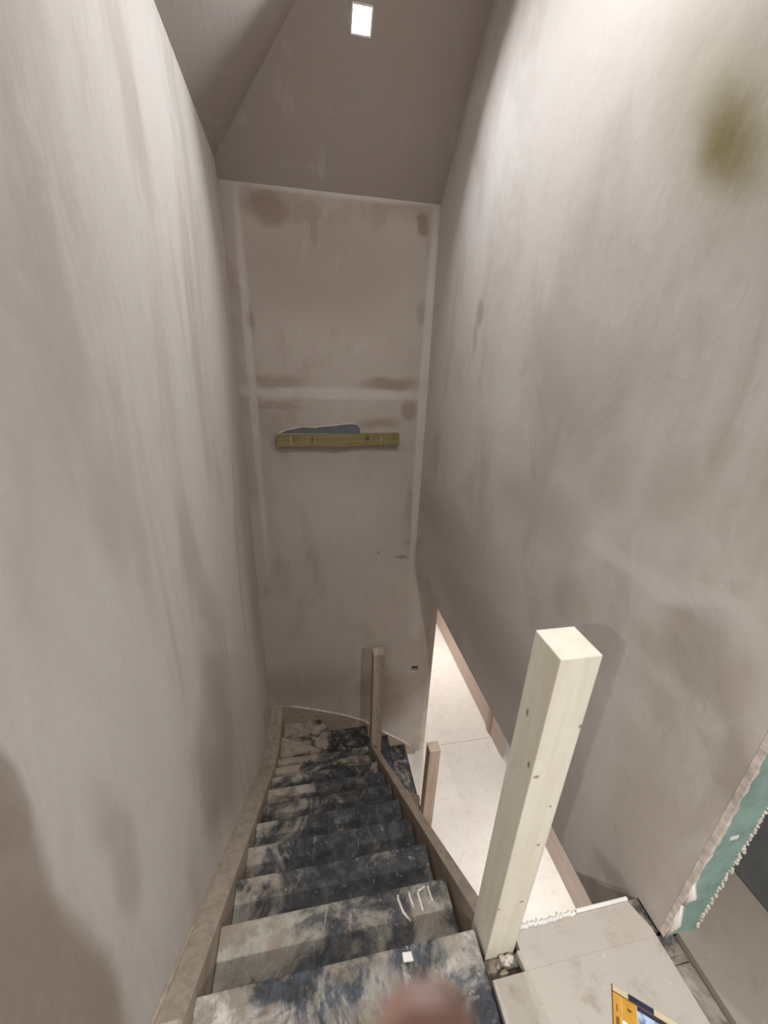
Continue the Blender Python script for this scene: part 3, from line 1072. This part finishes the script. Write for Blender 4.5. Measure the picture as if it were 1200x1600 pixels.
def bulb(name, kind, co, direction, watts, colour, parent, **kw):
    ld = bpy.data.lights.new(name, kind)
    ld.energy = watts
    ld.color = colour
    for k, v in kw.items():
        setattr(ld, k, v)
    lo_ = bpy.data.objects.new(name, ld)
    COL.objects.link(lo_)
    lo_.parent = parent
    lo_.location = Vector(co) - ORIG[parent.name]
    lo_.rotation_euler = Vector(direction).to_track_quat('-Z', 'Y').to_euler()
    return lo_


bulb('light_source', 'AREA', lc + nf * 0.008, nf, STAIR_LAMP, (0.93, 0.97, 1.0), lamp, shape='SQUARE', size=0.085, spread=math.radians(132))


def downlight(x, y, zc, mat, watts, label, group, r=0.045, beam=150, colour=(1, 0.97, 0.92)):
    t_ = tag(empty('downlight', (x, y, zc)), label, 'light', group)
    b = bmesh.new()
    n = 24
    ro, ri = r + 0.012, r
    lo = []
    for k in range(n):
        a = 2 * math.pi * k / n
        lo.append((math.cos(a), math.sin(a)))
    v = [[b.verts.new((x + c * rr, y + s * rr, zc - h)) for c, s in lo] for rr, h in ((ro, 0.0005), (ro, 0.004), (ri, 0.006), (ri, 0.0005))]
    for i in range(4):
        i2 = (i + 1) % 4
        for k in range(n):
            k2 = (k + 1) % n
            b.faces.new((v[i][k], v[i][k2], v[i2][k2], v[i2][k]))
    mk('bezel', b, M['white'], t_, origin=(x, y, zc))
    b = bmesh.new()
    prism(b, [(x + c * r * 0.995, y + s * r * 0.995) for c, s in lo], zc - 0.004, zc - 0.0005)
    mk('diffuser', b, mat, t_, origin=(x, y, zc))
    bulb('light_source', 'AREA', (x, y, zc - 0.008), (0, 0, -1), watts, colour, t_, shape='DISK', size=r * 1.8, spread=math.radians(beam))


EL = emit('lamp_landing', (1.0, 0.97, 0.92), 25.0)
downlight(0.40, -1.3, ZC, EL, LANDING_LAMP[0], 'round downlight in the landing ceiling behind the stair head', 'landing downlights', beam=138)
downlight(-1.80, -1.3, ZC, EL, LANDING_LAMP[1], 'round downlight in the landing ceiling behind the stair head', 'landing downlights', beam=170)
downlight(0.58, 1.25, ZT, EL, VAULT_LAMP, 'round downlight in the flat ceiling above the stairs', 'stair downlight', beam=160, colour=(1, 0.985, 0.965))
for yy in (1.7, 4.9):
    downlight(1.85, yy, WB, EL, HALL_LAMP, 'round downlight in the hall ceiling below the landing', 'hall downlights', beam=95, colour=(1, 0.985, 0.96))


# ------------------------------------------------------------------ hand of the person taking the picture, one fingertip in view
def cam3(a, b, c):           # right, up, forward of the lens
    return CAM + CX * a + CU * b + CF * c


chains = [  # (points in right/up/forward, radii)
    ([(0.046, -0.300, -0.075), (0.040, -0.235, -0.045), (0.036, -0.195, -0.026), (0.018, -0.150, 0.006), (0.0085, -0.105, 0.026), (0.0055, -0.080, 0.0290), (0.0040, -0.0545, 0.0262)],
     [0.030, 0.027, 0.025, 0.0120, 0.0122, 0.0132, 0.0148]),
    ([(0.036, -0.195, -0.026), (0.036, -0.150, 0.004), (0.037, -0.126, 0.034), (0.036, -0.144, 0.050), (0.034, -0.162, 0.044)], [0.025, 0.0115, 0.0100, 0.0092, 0.0080]),
    ([(0.036, -0.195, -0.026), (0.054, -0.155, 0.000), (0.057, -0.132, 0.030), (0.055, -0.150, 0.046), (0.052, -0.167, 0.040)], [0.025, 0.0110, 0.0096, 0.0088, 0.0078]),
    ([(0.036, -0.195, -0.026), (0.069, -0.165, -0.008), (0.073, -0.147, 0.018), (0.071, -0.161, 0.033), (0.068, -0.175, 0.028)], [0.025, 0.0098, 0.0084, 0.0078, 0.0070]),
    ([(0.040, -0.235, -0.045), (0.006, -0.205, -0.036), (-0.012, -0.168, -0.030), (-0.014, -0.135, -0.026)], [0.027, 0.0150, 0.0112, 0.0092])]
verts, edges, rad, index = [], [], [], {}
for pts, rr in chains:
    last = None
    for p, r in zip(pts, rr):
        if p not in index:
            index[p] = len(verts)
            verts.append(cam3(*p) - CAM)
            rad.append(r)
        if last is not None and (last, index[p]) not in edges:
            edges.append((last, index[p]))
        last = index[p]
me = bpy.data.meshes.new('hand')
me.from_pydata(verts, edges, [])
hand = bpy.data.objects.new('hand', me)
COL.objects.link(hand)
hand.location = CAM
sk = hand.modifiers.new('skin', 'SKIN')
for i, v in enumerate(me.skin_vertices[0].data):
    v.radius = (rad[i], rad[i])
    v.use_root = i == 0
sk.use_smooth_shade = True
sb = hand.modifiers.new('smooth', 'SUBSURF')
sb.levels = sb.render_levels = 2
SKIN = NT('skin', rough=0.55, spec=0.35)
SKIN.color(SKIN.mix(SKIN.ramp(SKIN.noise(SKIN.pos(), 60.0, 4), 0.35, 0.7), (0.17, 0.080, 0.063), (0.14, 0.066, 0.052)))
me.materials.append(SKIN.m)
tag(hand, 'blurred fingertip of a hand raised in front of the top stair board', 'hand')
b = bmesh.new()
nv = []
for i in range(10):
    a = 2 * math.pi * i / 10
    p = (0.0043 + 0.0056 * math.cos(a), -0.0550 + 0.0072 * math.sin(a))
    nv.append(cam3(p[0], p[1], 0.0408 - 18.0 * (p[0] - 0.0043) ** 2 - 14.0 * (p[1] + 0.0550) ** 2))
prism3(b, nv, [p - CF * 0.0025 for p in nv])
ORIG[hand.name] = CAM.copy()
NAIL = plain('nail', (0.5, 0.30, 0.25), 0.35, var=0.05)
mk('fingernail', b, NAIL, hand, origin=cam3(0.0043, -0.0550, 0.036))

# unseen handset slab just behind the lens, added to shade the fingertip
phone_shade = tag(empty('phone_shade', cam3(0.0, -0.130, -0.008)), 'slim dark unseen handset in the raised hand, added to shade the fingertip', 'phone_shade')


def slab(name, x0, x1, u0, u1, f0, f1, r, mat):
    b = bmesh.new()
    lp = []
    for cx, cy, a0 in ((x1 - r, u1 - r, 0), (x0 + r, u1 - r, 90), (x0 + r, u0 + r, 180), (x1 - r, u0 + r, 270)):
        for k in range(6):
            a = math.radians(a0 + 18 * k)
            lp.append((cx + r * math.cos(a), cy + r * math.sin(a)))
    prism3(b, [cam3(x, y, f1) for x, y in lp], [cam3(x, y, f0) for x, y in lp])
    mk(name, b, mat, phone_shade, origin=cam3((x0 + x1) / 2, u0, f0))


slab('body', -0.014, 0.060, -0.132, 0.014, -0.0125, -0.0055, 0.010, plain('phone_case', (0.03, 0.03, 0.035), 0.4, var=0.05))
slab('screen', -0.012, 0.058, -0.129, 0.011, -0.0130, -0.0125, 0.008, plain('phone_glass', (0.02, 0.02, 0.025), 0.1, var=0.02))
for a, b_ in ((0.0, 0.0), (0.018, 0.0), (0.009, -0.016)):
    slab('lens', a - 0.006, a + 0.006, b_ - 0.006, b_ + 0.006, -0.0055, -0.0035, 0.0058, M['black'])
